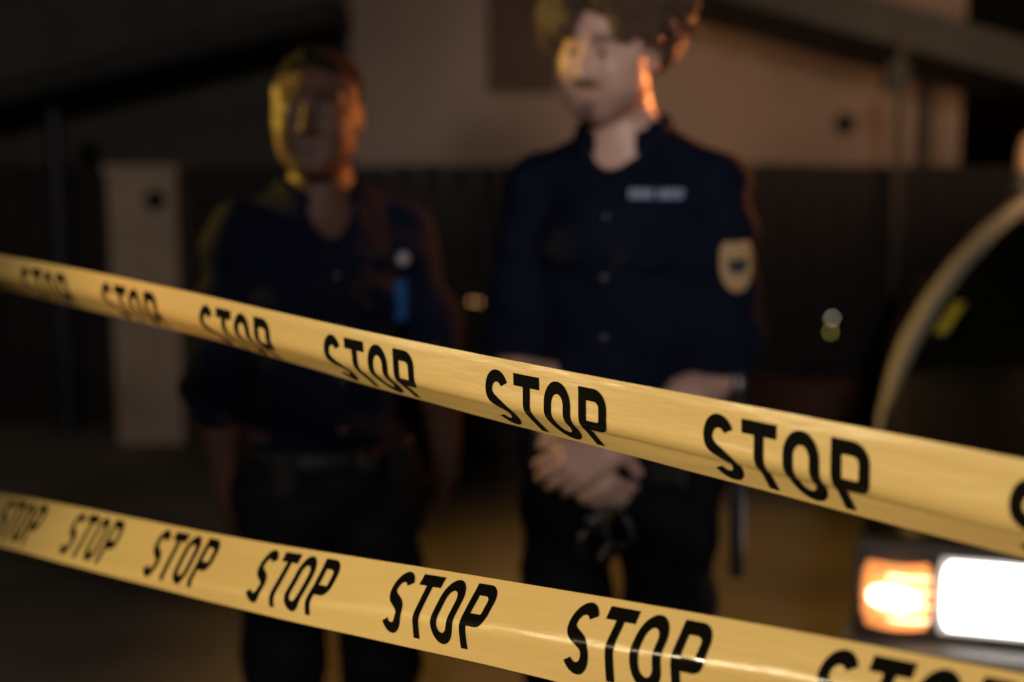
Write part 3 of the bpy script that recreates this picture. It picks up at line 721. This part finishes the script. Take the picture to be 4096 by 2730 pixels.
mb = MB(); mb.grid(rows); mb.fan(rows[0]); mb.fan(rows[-1][::-1]); o = mb.build('body', M_carpaint, car, True)
# greenhouse
def pil(side, pts, wd_):
    f = (lambda u: u) if side == 0 else (lambda u: CWID - u)
    return [(f(u), v, zz) for u, v, zz in pts]
PTS = [(.05, 1.12, .905), (.075, 1.20, .965), (.13, 1.34, 1.06), (.20, 1.50, 1.15), (.285, 1.68, 1.235), (.37, 1.85, 1.30), (.46, 2.02, 1.345)]
back_ = [(.46, 3.0, 1.345), (.34, 3.5, 1.22), (.20, 3.9, 1.03), (.12, 4.1, .93)]
Lp = PTS; roof_rows = []
for v_, zz, u_ in ((2.02, 1.345, .46), (2.08, 1.365, .46), (2.5, 1.385, .44), (2.95, 1.37, .46), (3.0, 1.345, .46)):
    roof_rows.append([(u_ + (CWID - 2*u_)*j/12, v_, zz + .03*math.sin(math.pi*j/12)) for j in range(13)])
MB().grid(roof_rows).build('roof', M_carpaint, car, True)
ws = [[(u + .028 + (CWID - 2*u - .056)*j/12, v - .10*math.sin(math.pi*j/12), zz + .006 + .03*math.sin(math.pi*j/12)*(i/6)) for j in range(13)] for i, (u, v, zz) in enumerate(Lp)]
MB().grid(ws).build('windscreen', M_glass, car, True)
rw = [[(u + (CWID - 2*u)*j/12, v, zz + .03*math.sin(math.pi*j/12)*(1 - i/3)) for j in range(13)] for i, (u, v, zz) in enumerate(back_)]
MB().grid(rw).build('rear_window', M_glass, car, True)
for s in (0, 1):
    MB().tube(pil(s, [(.010, .70, .765), (.022, .92, .82)] + PTS, 0), [.005, .016, .026, .030, .032, .032, .032, .031, .030], 12).build('pillar_trim', M_trim, car, True)
    f = (lambda u: u) if s == 0 else (lambda u: CWID - u)
    side_poly = [(.09, 1.16, .93)] + PTS[1:] + back_
    low = [(.06 + .06*max(0, (v - 3)/1.1), v, .925) for u, v, zz in side_poly]
    MB().grid([[(f(a_[0]), a_[1], a_[2]), (f(b_[0]), b_[1], b_[2])] for a_, b_ in zip(side_poly, low)]).build('side_window', M_glass, car, True)
    # mirror
    if s: MB().lathe([(.0001, -.07), (.04, -.06), (.062, -.02), (.064, .03), (.055, .035)], (f(-.06), 1.35, 1.0), (0, 1, 0), 18).build('mirror', M_carpaint, car, True)
    for v in (.86, 3.7):
        wh = MB().lathe([(.20, -.10), (.31, -.10), (.325, -.08), (.325, .08), (.31, .10), (.20, .10)], (f(.115), v, .325), (1, 0, 0), 32).build('wheel', M_rubber, car, True)
        MB().lathe([(.0001, .0), (.05, .012), (.17, .0), (.20, .02), (.20, -.06)], (f(.025), v, .325), (1 if s else -1, 0, 0), 32).build('rim', M_steel, wh, True)
    # front lamps
    lens_x = sorted((f(.175), f(.425))); sig_x = sorted((f(.018), f(.155)))
    hous = MB().box((min(f(.0), f(.45)), -.012, .545), (max(f(.0), f(.45)), .05, .748)).build('lamp_housing', M_lampcase, car, bevel=.008)
    rows = [[((lens_x[0] + lens_x[1])/2 + (lens_x[1] - lens_x[0])*(j/10 - .5)*(1 - .10*abs(i/4 - 1)**5), -.016 - .018*math.sin(math.pi*j/10)*math.sin(math.pi*i/8), .580 + .140*i/8) for j in range(11)] for i in range(9)]
    lw_, lh_ = (lens_x[1] - lens_x[0]), .158
    bowl = [[((lens_x[0] + lens_x[1])/2 + (lw_ + .022)*(j/10 - .5)*(1 - .05*abs(i/4 - 1)**5), -.0145, .571 + lh_*i/8) for j in range(11)] for i in range(9)]
    MB().grid(bowl).build('reflector_bowl', M_bowl, hous, True)
    MB().grid(rows).build('headlight', mat('headlight_lens', (.9, .92, .95), .2, emit=(1, .96, .90), es=(6 if s == 0 else 4)), hous, True)
    rows = []
    for i in range(31):
        zz = .578 + .135*i/30; rid = .006*math.cos(i/30*math.pi*10)
        rows.append([((sig_x[0] + sig_x[1])/2 + (sig_x[1] - sig_x[0])*(j/10 - .5)*(1 - .16*abs(i/15 - 1)**4), -.016 - rid - (.02*math.sin(math.pi*j/10)), zz) for j in range(11)])
    sg = mat('signal_lens', (.9, .4, .12), .25, emit=(1, .34, .09), es=.85)
    MB().grid(rows).build('turn_signal', sg, hous, True)
    bulb = MB().lathe([(.0001, .05), (.014, .045), (.022, .02), (.022, -.02), (.014, -.045), (.0001, -.05)], ((sig_x[0]*.55 + sig_x[1]*.45), -.044, .645), (1, 0, -.08), 16)
    bulb.build('signal_bulb', mat('bulb_glass', (1, .7, .4), .3, emit=(1, .80, .55), es=6), hous, True)
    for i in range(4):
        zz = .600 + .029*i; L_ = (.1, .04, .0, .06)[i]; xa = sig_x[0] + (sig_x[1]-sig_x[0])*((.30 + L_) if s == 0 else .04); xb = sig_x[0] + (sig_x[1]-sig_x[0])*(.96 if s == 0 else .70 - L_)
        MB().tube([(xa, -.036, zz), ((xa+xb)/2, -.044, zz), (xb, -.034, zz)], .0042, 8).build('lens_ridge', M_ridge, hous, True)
bp = []
for z0, y0 in ((.36, -.03), (.38, -.085), (.44, -.10), (.455, -.085), (.475, -.085), (.49, -.10), (.535, -.09), (.548, -.03)):
    bp.append([(-.02 + (CWID + .04)*j/24, y0 + .10*abs(j/12 - 1)**6, z0) for j in range(25)])
MB().grid(bp).build('bumper', M_grey, car, True)
gr = MB()
for i in range(6): gr.box((.46, -.008, .565 + .03*i), (CWID - .46, .03, .578 + .03*i))
gr.build('grille', M_chrome, car)
# beacon on the roof
bx, by, bz_ = .468, 2.05, 1.38
MB().lathe([(.095, -.03), (.095, .035), (.085, .045)], (bx, by, bz_), (0, 0, 1), 24).build('beacon_base', M_grey, car, True)
bd = MB().lathe([(.085, .045), (.085, .10), (.075, .15), (.045, .175), (.0001, .18)], (bx, by, bz_), (0, 0, 1), 24).build('beacon_dome', mat('amber_dome', (.8, .5, .25), .15, emit=(1, .45, .14), es=.07), car, True)
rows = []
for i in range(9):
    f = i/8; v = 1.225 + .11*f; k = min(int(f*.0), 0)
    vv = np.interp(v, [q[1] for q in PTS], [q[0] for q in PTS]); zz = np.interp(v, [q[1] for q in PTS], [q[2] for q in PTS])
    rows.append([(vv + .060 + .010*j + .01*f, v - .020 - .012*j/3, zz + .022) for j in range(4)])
o = MB().grid(rows).build('windscreen_reflection', mat('yellow_green_reflection', (.30, .32, .03), .5), car, True)  # patch added as the lamp's reflection in the windscreen
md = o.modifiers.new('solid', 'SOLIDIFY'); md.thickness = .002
